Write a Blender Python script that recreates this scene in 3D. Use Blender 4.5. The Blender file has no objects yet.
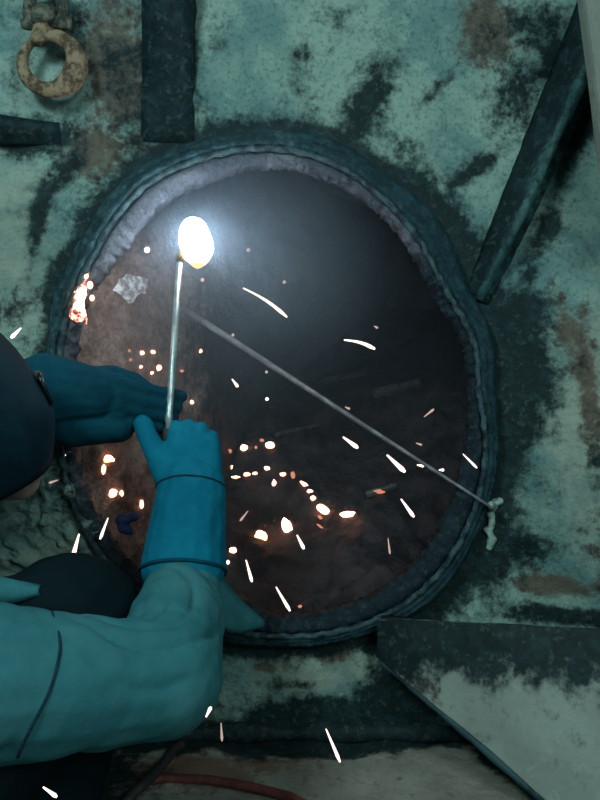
import bpy, bmesh, math, random
import numpy as np
from mathutils import Vector, Matrix, noise
from mathutils.bvhtree import BVHTree

random.seed(7)
scene = bpy.context.scene
COL = scene.collection

# ------------------------------------------------------------------ camera
CAM_Z = 0.75
FPX = 720.0
cam_d = bpy.data.cameras.new('camera')
cam = bpy.data.objects.new('camera', cam_d)
COL.objects.link(cam)
cam.location = (0, 0, CAM_Z)
cam.rotation_euler = (math.radians(90), 0, 0)
cam_d.sensor_fit = 'VERTICAL'
cam_d.sensor_height = 24.0
cam_d.lens = FPX / 800.0 * 24.0
cam_d.clip_start = 0.02
scene.camera = cam

# ------------------------------------------------------------------ world, lights, exposure
world = bpy.data.worlds.new('world')
scene.world = world
world.use_nodes = True
bg = world.node_tree.nodes['Background']
bg.inputs[0].default_value = (0.075, 0.15, 0.155, 1)
bg.inputs[1].default_value = 0.60

def area(name, loc, target, size, power, col):
    l = bpy.data.lights.new(name, 'AREA')
    l.shape = 'DISK'; l.size = size; l.energy = power; l.color = col
    o = bpy.data.objects.new(name, l); COL.objects.link(o)
    o.location = loc
    o.rotation_euler = (Vector(target) - Vector(loc)).to_track_quat('-Z', 'Y').to_euler()
    return o
area('work_lamp', (-0.75, -0.30, 1.75), (0.05, 1.2, 0.60), 0.45, 16.5, (0.70, 0.98, 1.0))
area('added_fill_light', (0.75, -0.70, 1.45), (0.20, 1.2, 0.60), 0.8, 12.5, (0.72, 1.0, 1.0))  # unseen fill added on the right to lift the shadows

vs = scene.view_settings
vs.view_transform = 'Standard'
vs.look = 'None'
vs.exposure = 0.0
vs.gamma = 1.0
vs.use_curve_mapping = False
scene.cycles.use_denoising = True
scene.cycles.max_bounces = 6
scene.cycles.volume_bounces = 0
scene.cycles.volume_step_rate = 2.0

# ------------------------------------------------------------------ helpers
def P(px, py, d):
    """world point seen from where the photographer crouched, d metres in front of him"""
    return Vector(((px - 300) / FPX * d, d, CAM_Z - (py - 400) / FPX * d))

def world_loc(o):
    v = Vector((0, 0, 0))
    while o is not None:
        v += o.location; o = o.parent
    return v

def tag(o, label=None, cat=None, group=None, kind=None):
    if label: o['label'] = label
    if cat: o['category'] = cat
    if group: o['group'] = group
    if kind: o['kind'] = kind
    return o

def empty(name, loc, label, cat, group=None):
    o = bpy.data.objects.new(name, None)
    o.empty_display_size = 0.05
    o.location = loc
    COL.objects.link(o)
    return tag(o, label, cat, group)

def mesh_obj(name, verts, faces, mat, parent=None, smooth=True, loc=None, attrs=None):
    base = world_loc(parent) if parent else Vector(loc if loc is not None else (0, 0, 0))
    me = bpy.data.meshes.new(name)
    me.from_pydata([tuple(Vector(v) - base) for v in verts], [], faces)
    me.update()
    if smooth:
        me.polygons.foreach_set('use_smooth', [True] * len(me.polygons))
    if attrs:
        for k, vals in attrs.items():
            a = me.attributes.new(k, 'FLOAT', 'POINT')
            a.data.foreach_set('value', list(vals))
    me.materials.append(mat)
    o = bpy.data.objects.new(name, me)
    COL.objects.link(o)
    if parent: o.parent = parent
    else: o.location = base
    return o

class Geo:
    def __init__(s): s.v = []; s.f = []
    def add(s, vs_, fs_):
        n = len(s.v)
        s.v += [Vector(v) for v in vs_]
        s.f += [tuple(i + n for i in f) for f in fs_]
        return s
    def build(s, name, mat, parent=None, **k): return mesh_obj(name, s.v, s.f, mat, parent, **k)

def frame(axis):
    a = axis.normalized()
    h = Vector((0, 0, 1)) if abs(a.z) < 0.9 else Vector((1, 0, 0))
    u = a.cross(h).normalized()
    return u, a.cross(u).normalized()

def tube(pts, radii, n=10, cap=True):
    """swept tube through pts"""
    pts = [Vector(p) for p in pts]
    if not hasattr(radii, '__len__'): radii = [radii] * len(pts)
    V, F = [], []
    u = None
    for i, p in enumerate(pts):
        a = (pts[min(i + 1, len(pts) - 1)] - pts[max(i - 1, 0)]).normalized()
        if u is None: u, w = frame(a)
        else:
            u = (u - a * u.dot(a)).normalized(); w = a.cross(u)
        for k in range(n):
            t = 2 * math.pi * k / n
            V.append(p + (u * math.cos(t) + w * math.sin(t)) * radii[i])
    for i in range(len(pts) - 1):
        for k in range(n):
            F.append((i * n + k, i * n + (k + 1) % n, (i + 1) * n + (k + 1) % n, (i + 1) * n + k))
    if cap:
        F.append(tuple(reversed(range(n))))
        F.append(tuple((len(pts) - 1) * n + k for k in range(n)))
    return V, F

def spline(pts, n):
    """Catmull-Rom through pts"""
    pts = [Vector(p) for p in pts]
    out = []
    for i in range(len(pts) - 1):
        p0 = pts[max(i - 1, 0)]; p1 = pts[i]; p2 = pts[i + 1]; p3 = pts[min(i + 2, len(pts) - 1)]
        for k in range(n):
            t = k / n
            out.append(0.5 * ((2 * p1) + (p2 - p0) * t + (2 * p0 - 5 * p1 + 4 * p2 - p3) * t * t + (3 * p1 - p0 - 3 * p2 + p3) * t ** 3))
    out.append(pts[-1])
    return out

def capsule(p0, r0, p1, r1, n=16):
    p0 = Vector(p0); p1 = Vector(p1)
    ax = p1 - p0
    a = ax.normalized() if ax.length > 1e-6 else Vector((0, 0, 1))
    pts, rr = [], []
    for k in range(6):
        t = math.pi / 2 * (1 - k / 5)
        pts.append(p0 - a * r0 * math.sin(t)); rr.append(max(1e-4, r0 * math.cos(t)))
    for k in range(6):
        t = math.pi / 2 * k / 5
        pts.append(p1 + a * r1 * math.sin(t)); rr.append(max(1e-4, r1 * math.cos(t)))
    return tube(pts, rr, n)

def ellipsoid(c, axes, n=20, m=12):
    """axes: three vectors (semi-axes)"""
    c = Vector(c); V, F = [], []
    for i in range(m + 1):
        th = math.pi * i / m
        for k in range(n):
            ph = 2 * math.pi * k / n
            s = max(math.sin(th), 0.002)
            V.append(c + axes[0] * (s * math.cos(ph)) + axes[1] * (s * math.sin(ph)) + axes[2] * math.cos(th))
    for i in range(m):
        for k in range(n):
            F.append((i * n + k, (i + 1) * n + k, (i + 1) * n + (k + 1) % n, i * n + (k + 1) % n))
    F.append(tuple(range(n))); F.append(tuple(reversed(range(m * n, m * n + n))))
    return V, F

def blob(name, shapes, voxel, smooth_it, mat, parent, post=None):
    """union of overlapping closed shapes grown into ONE continuous surface"""
    g = Geo()
    for s in shapes: g.add(*s)
    me = bpy.data.meshes.new('tmp')
    me.from_pydata([tuple(v) for v in g.v], [], g.f)
    bm = bmesh.new(); bm.from_mesh(me)
    bmesh.ops.recalc_face_normals(bm, faces=bm.faces)
    bm.to_mesh(me); bm.free()
    o = bpy.data.objects.new('tmp', me); COL.objects.link(o)
    r = o.modifiers.new('r', 'REMESH'); r.mode = 'VOXEL'; r.voxel_size = voxel
    if smooth_it:
        sm = o.modifiers.new('s', 'SMOOTH'); sm.factor = 0.5; sm.iterations = smooth_it
    dg = bpy.context.evaluated_depsgraph_get()
    ev = o.evaluated_get(dg)
    m2 = bpy.data.meshes.new_from_object(ev)
    V = [v.co.copy() for v in m2.vertices]; N = [v.normal.copy() for v in m2.vertices]
    F = [tuple(p.vertices) for p in m2.polygons]
    bpy.data.objects.remove(o); bpy.data.meshes.remove(me); bpy.data.meshes.remove(m2)
    if post:
        V = [v + n * post(v, n) for v, n in zip(V, N)]
    ob = mesh_obj(name, V, F, mat, parent)
    ob_v = (V, F)
    return ob, ob_v

def fbm(p, s, o=4):
    return noise.fractal(Vector(p) * s, 1.0, 2.0, o)

def smooth01(a, b, x):
    t = min(1, max(0, (x - a) / (b - a))); return t * t * (3 - 2 * t)

# ------------------------------------------------------------------ materials
class NT:
    def __init__(s, name):
        s.m = bpy.data.materials.new(name); s.m.use_nodes = True
        s.t = s.m.node_tree; s.n = s.t.nodes; s.l = s.t.links
        s.b = s.n['Principled BSDF']; s.out = s.n['Material Output']
        tc = s.n.new('ShaderNodeTexCoord'); s.obj = tc.outputs['Object']
    def put(s, sock, v):
        if isinstance(v, bpy.types.NodeSocket): s.l.new(v, sock)
        else: sock.default_value = v
    def noise(s, scale, detail=6, rough=0.6, dist=0.0, vec=None):
        n = s.n.new('ShaderNodeTexNoise')
        n.inputs['Scale'].default_value = scale; n.inputs['Detail'].default_value = detail
        n.inputs['Roughness'].default_value = rough; n.inputs['Distortion'].default_value = dist
        s.l.new(vec or s.obj, n.inputs['Vector']); return n.outputs['Fac']
    def scaled(s, v):
        m = s.n.new('ShaderNodeMapping'); m.inputs['Scale'].default_value = v
        s.l.new(s.obj, m.inputs['Vector']); return m.outputs[0]
    def step(s, x, a, b):
        m = s.n.new('ShaderNodeMapRange'); m.interpolation_type = 'SMOOTHSTEP'
        s.put(m.inputs[0], x); m.inputs[1].default_value = a; m.inputs[2].default_value = b
        return m.outputs[0]
    def math(s, op, a, b=0.0):
        m = s.n.new('ShaderNodeMath'); m.operation = op
        s.put(m.inputs[0], a); s.put(m.inputs[1], b); return m.outputs[0]
    def mix(s, f, a, b):
        m = s.n.new('ShaderNodeMix'); m.data_type = 'RGBA'
        s.put(m.inputs[0], f)
        s.put(m.inputs[6], a if isinstance(a, bpy.types.NodeSocket) else (*a, 1))
        s.put(m.inputs[7], b if isinstance(b, bpy.types.NodeSocket) else (*b, 1))
        return m.outputs[2]
    def attr(s, name):
        a = s.n.new('ShaderNodeAttribute'); a.attribute_name = name; return a.outputs['Fac']
    def bump(s, h, strength, dist=0.01):
        b = s.n.new('ShaderNodeBump'); b.inputs['Strength'].default_value = strength
        b.inputs['Distance'].default_value = dist
        s.l.new(h, b.inputs['Height']); s.l.new(b.outputs[0], s.b.inputs['Normal'])
    def done(s, col, rough=0.6, metal=0.0):
        s.put(s.b.inputs['Base Color'], col if isinstance(col, bpy.types.NodeSocket) else (*col, 1))
        s.put(s.b.inputs['Roughness'], rough); s.put(s.b.inputs['Metallic'], metal)
        return s.m

def painted(name, a, b, soot_shade=(0.005, 0.014, 0.016), rust=(0.105, 0.062, 0.042), spots=0.5, use_attr=True, bumps=0.5):
    """old tank paint: two tones, dark pocks, sooty, rusty and painted-shade areas from attributes"""
    t = NT(name)
    n1 = t.noise(5.5, 8, 0.62, 0.4)
    n2 = t.noise(26, 7, 0.68)
    n3 = t.noise(75, 5, 0.6)
    col = t.mix(t.step(n1, 0.40, 0.60), a, b)
    chip = t.step(t.noise(17, 9, 0.72, 0.8), 0.55, 0.66)
    col = t.mix(t.math('MULTIPLY', chip, 0.5), col, (b[0] * 1.25, b[1] * 1.25, b[2] * 1.22))
    fine = t.step(t.noise(130, 4, 0.7), 0.50, 0.62)
    col = t.mix(t.math('MULTIPLY', fine, 0.42 * spots), col, (a[0] * 0.35, a[1] * 0.38, a[2] * 0.36))
    scr = t.step(t.noise(30, 4, 0.6, 1.0, t.scaled((3.0, 1.0, 0.8))), 0.66, 0.72)
    col = t.mix(t.math('MULTIPLY', scr, 0.5 * spots), col, (0.035, 0.05, 0.045))
    grime = t.step(t.math('ADD', n2, t.math('MULTIPLY', n1, 0.5)), 0.86, 1.02)
    col = t.mix(t.math('MULTIPLY', grime, 0.45 * spots), col, (0.05, 0.075, 0.065))
    pocks = t.step(n3, 0.62, 0.70)
    col = t.mix(t.math('MULTIPLY', pocks, 0.55 * spots), col, (0.03, 0.045, 0.04))
    if use_attr:
        col = t.mix(t.math('MULTIPLY', t.step(t.math('ADD', t.attr('pale'), t.math('MULTIPLY', t.math('SUBTRACT', n1, 0.5), 1.6)), 0.25, 0.8), 0.75), col, t.mix(t.step(n2, 0.42, 0.62), (0.30, 0.335, 0.27), (0.19, 0.235, 0.195)))
        nm = t.math('SUBTRACT', t.math('ADD', t.math('MULTIPLY', n2, 0.7), t.math('ADD', t.math('MULTIPLY', t.noise(12, 8, 0.7, 0.6), 0.7), t.math('MULTIPLY', t.noise(70, 6, 0.7), 0.7))), 1.05)
        r = t.step(t.math('ADD', t.attr('rust'), t.math('MULTIPLY', nm, 1.5)), 0.15, 0.6)
        col = t.mix(t.math('MULTIPLY', r, 0.8), col, rust)
        k = t.step(t.math('ADD', t.attr('soot_shade'), t.math('MULTIPLY', nm, 1.6)), 0.10, 0.70)
        sc_ = t.mix(t.step(t.noise(38, 8, 0.75, 0.5), 0.45, 0.66), soot_shade, (soot_shade[0] * 2.0 + 0.004, soot_shade[1] * 2.1 + 0.005, soot_shade[2] * 2.2 + 0.005))
        sc_ = t.mix(t.step(n3, 0.56, 0.64), sc_, (0.030, 0.048, 0.046))
        col = t.mix(t.math('MULTIPLY', k, 0.97), col, sc_)
    h = t.math('ADD', t.math('MULTIPLY', n2, 0.7), t.math('MULTIPLY', n3, 0.3))
    t.bump(h, bumps, 0.012)
    t.b.inputs['Specular IOR Level'].default_value = 0.12
    return t.done(col, 0.6)

def simple(name, a, b, scale=20, rough=0.7, metal=0.0, bump=0.3, lo=0.4, hi=0.6, dist=0.006, spec=0.3):
    t = NT(name)
    n1 = t.noise(scale, 7, 0.65)
    t.bump(t.noise(scale * 2.2, 6, 0.65), bump, dist)
    t.b.inputs['Specular IOR Level'].default_value = spec
    return t.done(t.mix(t.step(n1, lo, hi), a, b), rough, metal)

def fabric(name, a, b, weave=900, rough=0.95, bump=0.25):
    t = NT(name)
    n1 = t.noise(7, 5, 0.6)
    n2 = t.noise(45, 5, 0.6)
    w = t.n.new('ShaderNodeTexWave'); w.inputs['Scale'].default_value = weave / 6
    w.inputs['Distortion'].default_value = 2.0
    t.l.new(t.obj, w.inputs['Vector'])
    t.bump(t.math('ADD', t.math('MULTIPLY', w.outputs['Fac'], 0.04), n2), bump, 0.006)
    t.b.inputs['Specular IOR Level'].default_value = 0.05
    return t.done(t.mix(t.step(t.math('ADD', t.math('MULTIPLY', n1, 0.7), t.math('MULTIPLY', n2, 0.3)), 0.35, 0.65), a, b), rough)

def emis(name, col, strength):
    t = NT(name)
    t.b.inputs['Emission Color'].default_value = (*col, 1)
    t.b.inputs['Emission Strength'].default_value = strength
    return t.done((0.1, 0.03, 0.02), 0.8)

M_wall = painted('tank_paint', (0.115, 0.215, 0.205), (0.250, 0.355, 0.305), spots=0.9, bumps=0.7)
M_shelf = painted('shelf_paint', (0.215, 0.205, 0.17), (0.30, 0.285, 0.24), rust=(0.15, 0.075, 0.052), spots=0.4)
M_slab = painted('slab_paint', (0.235, 0.265, 0.235), (0.275, 0.315, 0.275), spots=0.2, bumps=0.25)
M_beige = painted('bracket_paint', (0.17, 0.19, 0.165), (0.20, 0.22, 0.19), spots=0.15, use_attr=False)
M_soot = simple('sooty_steel', (0.010, 0.030, 0.042), (0.030, 0.075, 0.085), 22, 0.6, 0.0, 0.6)
M_rib = painted('sooty_shaded_rib_paint', (0.03, 0.085, 0.09), (0.075, 0.16, 0.155), spots=0.8, bumps=0.8)
M_band = painted('rim_band', (0.035, 0.085, 0.105), (0.075, 0.150, 0.165), soot_shade=(0.008, 0.027, 0.034), spots=1.0, bumps=1.0)
M_bead = simple('weld_bead', (0.008, 0.022, 0.030), (0.05, 0.10, 0.11), 60, 0.45, 0.2, 0.7)
M_lip = painted('flame_cut_lip', (0.050, 0.058, 0.075), (0.130, 0.140, 0.165), soot_shade=(0.007, 0.016, 0.022), spots=1.0, bumps=1.0)
M_inner = painted('rusty_inner', (0.17, 0.11, 0.092), (0.34, 0.25, 0.225), soot_shade=(0.026, 0.028, 0.033), spots=0.9, bumps=1.0)
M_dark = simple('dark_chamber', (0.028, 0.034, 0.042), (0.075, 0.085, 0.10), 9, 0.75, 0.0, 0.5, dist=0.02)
M_slag = simple('slag', (0.010, 0.008, 0.010), (0.045, 0.032, 0.034), 14, 0.7, 0.0, 0.9, dist=0.02)
M_reflection = simple('flame_reflection_tone', (0.30, 0.28, 0.29), (0.92, 0.92, 0.95), 70, 0.45, 0.3, 0.7)  # near-white tone paints a flame reflection
M_rusthook = simple('rusty_iron', (0.08, 0.052, 0.032), (0.30, 0.215, 0.135), 60, 0.8, 0.0, 0.8)
M_oldiron = simple('old_iron', (0.03, 0.035, 0.03), (0.16, 0.16, 0.12), 60, 0.6, 0.2, 0.7)
M_jacket = fabric('jacket_cloth', (0.028, 0.135, 0.155), (0.048, 0.170, 0.188))
M_glove = fabric('blue_glove_leather', (0.003, 0.115, 0.185), (0.006, 0.165, 0.255), 500, 0.8, 0.3)
M_gloveshade = fabric('shaded_glove_leather', (0.004, 0.040, 0.062), (0.006, 0.062, 0.090), 500, 0.85, 0.3)  # darker copy of the blue glove leather, shade put into its colour
M_thread = simple('dark_thread', (0.003, 0.02, 0.03), (0.006, 0.035, 0.05), 80, 0.9)
M_trouser = fabric('dark_trouser_cloth', (0.003, 0.010, 0.013), (0.006, 0.014, 0.018))
M_boot = simple('boot_leather', (0.01, 0.009, 0.008), (0.03, 0.026, 0.022), 40, 0.6)
M_skin = simple('skin', (0.36, 0.22, 0.18), (0.45, 0.28, 0.23), 30, 0.6, 0, 0.15)
M_hair = simple('hair', (0.008, 0.007, 0.006), (0.02, 0.017, 0.015), 120, 0.8)
M_mask = simple('mask_shell', (0.004, 0.018, 0.028), (0.007, 0.030, 0.045), 10, 0.75, 0.0, 0.1, spec=0.1)
M_lens = simple('mask_lens', (0.004, 0.006, 0.006), (0.008, 0.012, 0.01), 10, 0.08, 0, 0.0)
M_eye = simple('eye_white', (0.7, 0.7, 0.68), (0.75, 0.75, 0.73), 10, 0.3, 0, 0)
M_torch = simple('torch_tube', (0.30, 0.36, 0.36), (0.55, 0.62, 0.62), 40, 0.35, 0.6, 0.1)
M_torchh = simple('torch_handle', (0.02, 0.02, 0.022), (0.05, 0.05, 0.055), 40, 0.6)
M_brass = simple('torch_nozzle', (0.25, 0.17, 0.08), (0.4, 0.28, 0.13), 60, 0.4, 0.8, 0.1)
M_rod = simple('dull_rod', (0.13, 0.125, 0.135), (0.25, 0.235, 0.245), 40, 0.6, 0.1, 0.3)
M_hose = simple('red_hose', (0.085, 0.022, 0.020), (0.13, 0.035, 0.03), 60, 0.6, 0, 0.2)
M_hose2 = simple('dark_hose', (0.022, 0.022, 0.026), (0.05, 0.035, 0.035), 60, 0.6, 0, 0.2)
M_drip = simple('pale_drip', (0.22, 0.33, 0.29), (0.36, 0.47, 0.42), 60, 0.7, 0, 0.6)
M_scrap = simple('scrap_steel', (0.05, 0.05, 0.05), (0.13, 0.125, 0.12), 40, 0.6, 0.2, 0.5)
M_bluecloth = simple('blue_plastic', (0.012, 0.03, 0.10), (0.025, 0.055, 0.15), 40, 0.6)
E_spark = emis('spark_metal', (1.0, 0.80, 0.70), 2.2)
E_sparkdim = emis('dim_spark_metal', (1.0, 0.72, 0.62), 0.55)
E_ember = emis('ember', (1.0, 0.48, 0.32), 4.0)
E_emberhot = emis('hot_ember', (1.0, 0.42, 0.24), 11.0)
def edge_mat():
    t = NT('glowing_steel')
    f = t.step(t.noise(110, 5, 0.7), 0.42, 0.66)
    t.put(t.b.inputs['Emission Color'], t.mix(f, (1.0, 0.22, 0.14), (1.0, 0.55, 0.42)))
    t.put(t.b.inputs['Emission Strength'], t.math('ADD', t.math('MULTIPLY', f, 5.0), 0.10))
    return t.done((0.08, 0.05, 0.045), 0.7)
E_edge = edge_mat()
E_emberdim = emis('dim_ember', (1.0, 0.36, 0.22), 0.7)

def flame_mat():
    t = NT('flame')
    sep = t.n.new('ShaderNodeSeparateXYZ'); t.l.new(t.obj, sep.inputs[0])
    f = t.step(sep.outputs[2], -0.036, -0.016)
    col = t.mix(f, (1.0, 0.50, 0.22), (0.78, 0.90, 1.0))
    t.put(t.b.inputs['Emission Color'], col)
    st = t.math('ADD', t.math('MULTIPLY', f, 55.0), 2.0)
    t.put(t.b.inputs['Emission Strength'], st)
    return t.done((0.0, 0.0, 0.0), 1.0)
M_flame = flame_mat()

# ------------------------------------------------------------------ the plate with the hole
WD = 1.20                     # distance of the plate
CX, CY = 270.0, 392.0         # centre of the opening
KEYS = [  # angle, outer, groove, inner   (in photo pixels at the plate)
    (0, 223, 206, 197), (14, 226, 207, 198), (29, 222, 200, 190), (46, 238, 210, 200), (62, 244, 222, 212),
    (76, 257, 234, 221), (90, 258, 239, 225), (105, 258, 239, 221), (120, 257, 237, 215), (132, 248, 228, 206), (142, 239, 219, 203),
    (153, 234, 214, 205), (166, 226, 211, 200), (180, 220, 207, 197), (194, 222, 212, 200), (214, 234, 224, 211), (234, 246, 235, 222),
    (244, 248, 236, 218), (254, 250, 236, 206), (262, 252, 238, 208), (270, 252, 240, 222), (290, 258, 246, 227), (308, 262, 246, 225),
    (325, 250, 236, 214), (345, 235, 220, 202)]
def ring_r(deg, k):
    deg %= 360
    ks = KEYS + [(KEYS[0][0] + 360,) + KEYS[0][1:]]
    n = len(KEYS)
    for i in range(n):
        if ks[i][0] <= deg <= ks[i + 1][0]:
            a0, a1 = ks[i][0], ks[i + 1][0]
            t = (deg - a0) / (a1 - a0)
            p0 = KEYS[(i - 1) % n]; p3 = KEYS[(i + 2) % n]
            y0, y1, y2, y3 = p0[k], ks[i][k], ks[i + 1][k], p3[k]
            return 0.5 * (2 * y1 + (y2 - y0) * t + (2 * y0 - 5 * y1 + 4 * y2 - y3) * t * t + (3 * y1 - y0 - 3 * y2 + y3) * t ** 3)
    return KEYS[0][k]

def fold(px, py):
    """the plate right of the diagonal rib leans towards the room (metres)"""
    if py < 290: s = ((px - 478) * 265 - (290 - py) * 120) / 291.0
    else: s = (px - 482) - max(0, py - 520) * 0.4
    s -= 6
    s = s if s > 25 else (0 if s < -25 else (s + 25) ** 2 / 100.0)
    return min(0.34 * s / 600.0, 0.22)

def wall_d(px, py):
    crum = math.exp(-((px - 60) / 85.) ** 2 - ((py - 520) / 90.) ** 2)
    return WD - fold(px, py) - crum * (0.050 * abs(fbm((px / 30., py / 30., 8.), 1.0, 4)) + 0.018 * abs(fbm((px / 11., py / 11., 2.), 1.0, 3))) + 0.006 * fbm((px / 60., py / 60., 3.1), 1.0, 3) * smooth01(210, 300, math.hypot(px - CX, py - CY))

STAINS_SHADE = [  # px, py, rx, ry, rotation, darkening (dirt, some painted shade), rust
    (372, 95, 22, 55, -25, 0.95, 0), (405, 150, 26, 26, 0, 0.45, 0), (470, 172, 48, 9, 33, 0.95, 0), (432, 95, 40, 8, 45, 0.65, 0),
    (340, 165, 70, 26, -15, 0.65, 0), (430, 215, 40, 22, -45, 0.55, 0), (300, 60, 14, 40, -10, 0.4, 0), (345, 20, 26, 18, 0, 0.5, 0),
    (515, 90, 30, 60, -20, 0.6, 0.25), (490, 30, 36, 40, 0, 0.30, 0.75), (540, 25, 40, 30, 0, 0.70, 0), (505, 230, 18, 60, -24, 0.45, 0.3),
    (522, 372, 26, 70, 5, 1.15, 0), (515, 320, 32, 30, 0, 1.0, 0), (500, 470, 24, 90, 0, 0.85, 0), (470, 570, 50, 34, 30, 0.9, 0), (520, 545, 30, 26, 0, 0.55, 0.2),
    (430, 605, 40, 12, 10, 0.8, 0), (560, 612, 70, 10, 0, 0.95, 0.3), (545, 582, 34, 12, 0, 0.1, 0.95),  # the long flat entry paints the shadow groove above the sloping plate
    (575, 385, 10, 80, 6, 0.25, 0.75), (558, 330, 12, 40, 14, 0.15, 0.7), (585, 470, 10, 60, 0, 0.45, 0.3), (600, 560, 30, 40, 0, 0.2, 0.4),
    (172, 60, 26, 70, 0, 0.9, 0), (220, 30, 22, 34, 0, 0.35, 0.1), (118, 70, 34, 75, 8, 0.50, 0.95), (140, 130, 38, 34, 0, 0.55, 0.6), (95, 150, 38, 26, 20, 0.1, 0.8),
    (30, 136, 46, 20, 0, 1.0, 0), (60, 178, 12, 40, -35, 0.85, 0), (42, 205, 8, 52, -14, 0.9, 0), (88, 200, 32, 14, 40, 0.5, 0), (70, 260, 16, 30, -20, 0.45, 0.3),  # narrow slanted entries paint the dark creases of a dent
    (20, 70, 20, 40, 0, 0.45, 0.1), (12, 12, 30, 18, 0, 0.4, 0), (75, 20, 20, 30, 0, 0.4, 0.1), (20, 310, 40, 14, 0, 0.55, 0.4), (62, 335, 28, 30, 0, 0.75, 0.5),
    (52, 484, 40, 14, 20, 0.42, 0), (110, 505, 12, 30, 20, 0.5, 0.2), (20, 520, 40, 14, -20, 0.35, 0),
    (255, 650, 90, 10, 5, 0.8, 0), (300, 685, 30, 5, 3, 0.6, 0), (262, 668, 16, 6, 0, 0.1, 0.6), (330, 720, 110, 22, 4, 1.25, 0), (250, 735, 70, 18, 0, 1.1, 0), (400, 700, 40, 44, 40, 1.2, 0), (390, 640, 40, 14, 0, 0.9, 0),
    (340, 655, 24, 8, 10, 0.0, 0.75), (580, 120, 16, 70, -22, 0.9, 0), (540, 240, 12, 60, -24, 0.75, 0.2), (600, 40, 20, 60, 0, 0.9, 0), (560, 60, 24, 30, 0, .8, 0), (180, 700, 50, 50, 0, 0.6, 0)]  # dark slanted entries right of the diagonal rib paint its shadow
def stain_shade(px, py):
    so = ru = 0.0
    for (cx, cy, rx, ry, rot, s, r) in STAINS_SHADE:
        a = math.radians(rot); dx, dy = px - cx, py - cy
        u = (dx * math.cos(a) - dy * math.sin(a)) / rx; v = (dx * math.sin(a) + dy * math.cos(a)) / ry
        q = u * u + v * v
        if q < 6:
            g = math.exp(-q * 0.9); so = max(so, s * g) if s * g < so else so * 0.3 + s * g; ru = max(ru, r * g)
    return so, ru

def build_wall():
    NA, NR = 300, 120
    V, F, so, ru, pa = [], [], [], [], []
    X0, X1, Y0, Y1 = -760., 1500., -520., 845.     # how far the plate goes on, in the same pixel units
    for i in range(NA):
        ang = 360.0 * i / NA
        c, s = math.cos(math.radians(ang)), -math.sin(math.radians(ang))
        r0 = ring_r(ang, 1) - 12
        tx = ((X1 - CX) / c) if c > 1e-6 else ((X0 - CX) / c if c < -1e-6 else 1e9)
        ty = ((Y1 - CY) / s) if s > 1e-6 else ((Y0 - CY) / s if s < -1e-6 else 1e9)
        r1 = min(tx, ty)
        for j in range(NR):
            t = j / (NR - 1)
            t = 0.65 * t + 0.35 * t ** 3
            r = r0 + (r1 - r0) * t
            px, py = CX + c * r, CY + s * r
            d = wall_d(px, py)
            q = P(px, py, WD); q.y = d
            V.append(q)
            a, b = stain_shade(px, py)
            ro = ring_r(ang, 1)
            width = 34 if (ang < 60 or ang > 290) else 17
            a = max(a, (1.05 - 0.8 * math.exp(-((ang - 208) / 32.) ** 2)) * math.exp(-((max(0, r - ro)) / width) ** 2))
            so.append(a); ru.append(b)
            pa.append(max(0.8 * math.exp(-((px - 20) / 60.) ** 2 - ((py - 240) / 90.) ** 2), 0.8 * math.exp(-((px - 590) / 75.) ** 2 - ((py - 440) / 170.) ** 2), 0.9 * math.exp(-((px - 320) / 90.) ** 2 - ((py - 670) / 30.) ** 2), 0.6 * math.exp(-((px - 60) / 60.) ** 2 - ((py - 560) / 50.) ** 2), 0.5 * math.exp(-((px - 110) / 50.) ** 2 - ((py - 150) / 40.) ** 2)))
    for i in range(NA):
        for j in range(NR - 1):
            a = i * NR + j; b = ((i + 1) % NA) * NR + j
            F.append((a, a + 1, b + 1, b))
    o = mesh_obj('wall_back', V, F, M_wall, attrs={'soot_shade': so, 'rust': ru, 'pale': pa})
    m = o.modifiers.new('thickness', 'SOLIDIFY'); m.thickness = 0.016; m.offset = -1
    tag(o, kind='structure')
    return o
wall = build_wall()

# ------------------------------------------------------------------ rim round the opening (parts: outer band, weld bead, flame-cut lip)
def ring_sweep(profile, N=240, jitter=0.0, seed=0.0, fq=16):
    """profile(deg) -> list of (radius px, distance)"""
    V, F = [], []
    n = len(profile(0))
    for i in range(N):
        ang = 360.0 * i / N
        c, s = math.cos(math.radians(ang)), -math.sin(math.radians(ang))
        for k, (r, d) in enumerate(profile(ang)):
            jr = jitter * fbm((c * fq + seed, s * fq, k * 1.1), 1.6, 5)
            px, py = CX + c * (r + jr), CY + s * (r + jr)
            q = P(px, py, WD); q.y = d + jr * 0.0006
            V.append(q)
    for i in range(N):
        j = (i + 1) % N
        for k in range(n):
            k2 = (k + 1) % n
            F.append((i * n + k, j * n + k, j * n + k2, i * n + k2))
    return V, F
rim = empty('manhole_rim', P(CX, CY + 240, WD), 'thick sooty teal welded rim around the big oval opening in the tank plate', 'rim')
def wd_ring(a, r):
    c, s = math.cos(math.radians(a)), -math.sin(math.radians(a))
    return fold(CX + c * r, CY + s * r)
def ring_soot_shade(N, n, fn):
    return {'soot_shade': [fn(360.0 * i / N) for i in range(N) for k in range(n)], 'rust': [0.0] * (N * n)}
def band_soot(a):
    return 0.60 + 0.55 * max(0, math.cos(math.radians(a + 10))) - 0.95 * math.exp(-((a - 212) / 30.) ** 2) + 0.4 * math.exp(-((a - 275) / 30.) ** 2)
def lip_shade(a):
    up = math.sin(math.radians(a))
    return 1.1 - 1.1 * smooth01(0.1, 0.95, up + 0.30 * math.cos(math.radians(a - 150))) - 0.7 * math.exp(-((a - 205) / 30.) ** 2) - 0.5 * math.exp(-((a - 255) / 10.) ** 2)  # darkens away from the flame-lit top: shading painted into the lip
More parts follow.
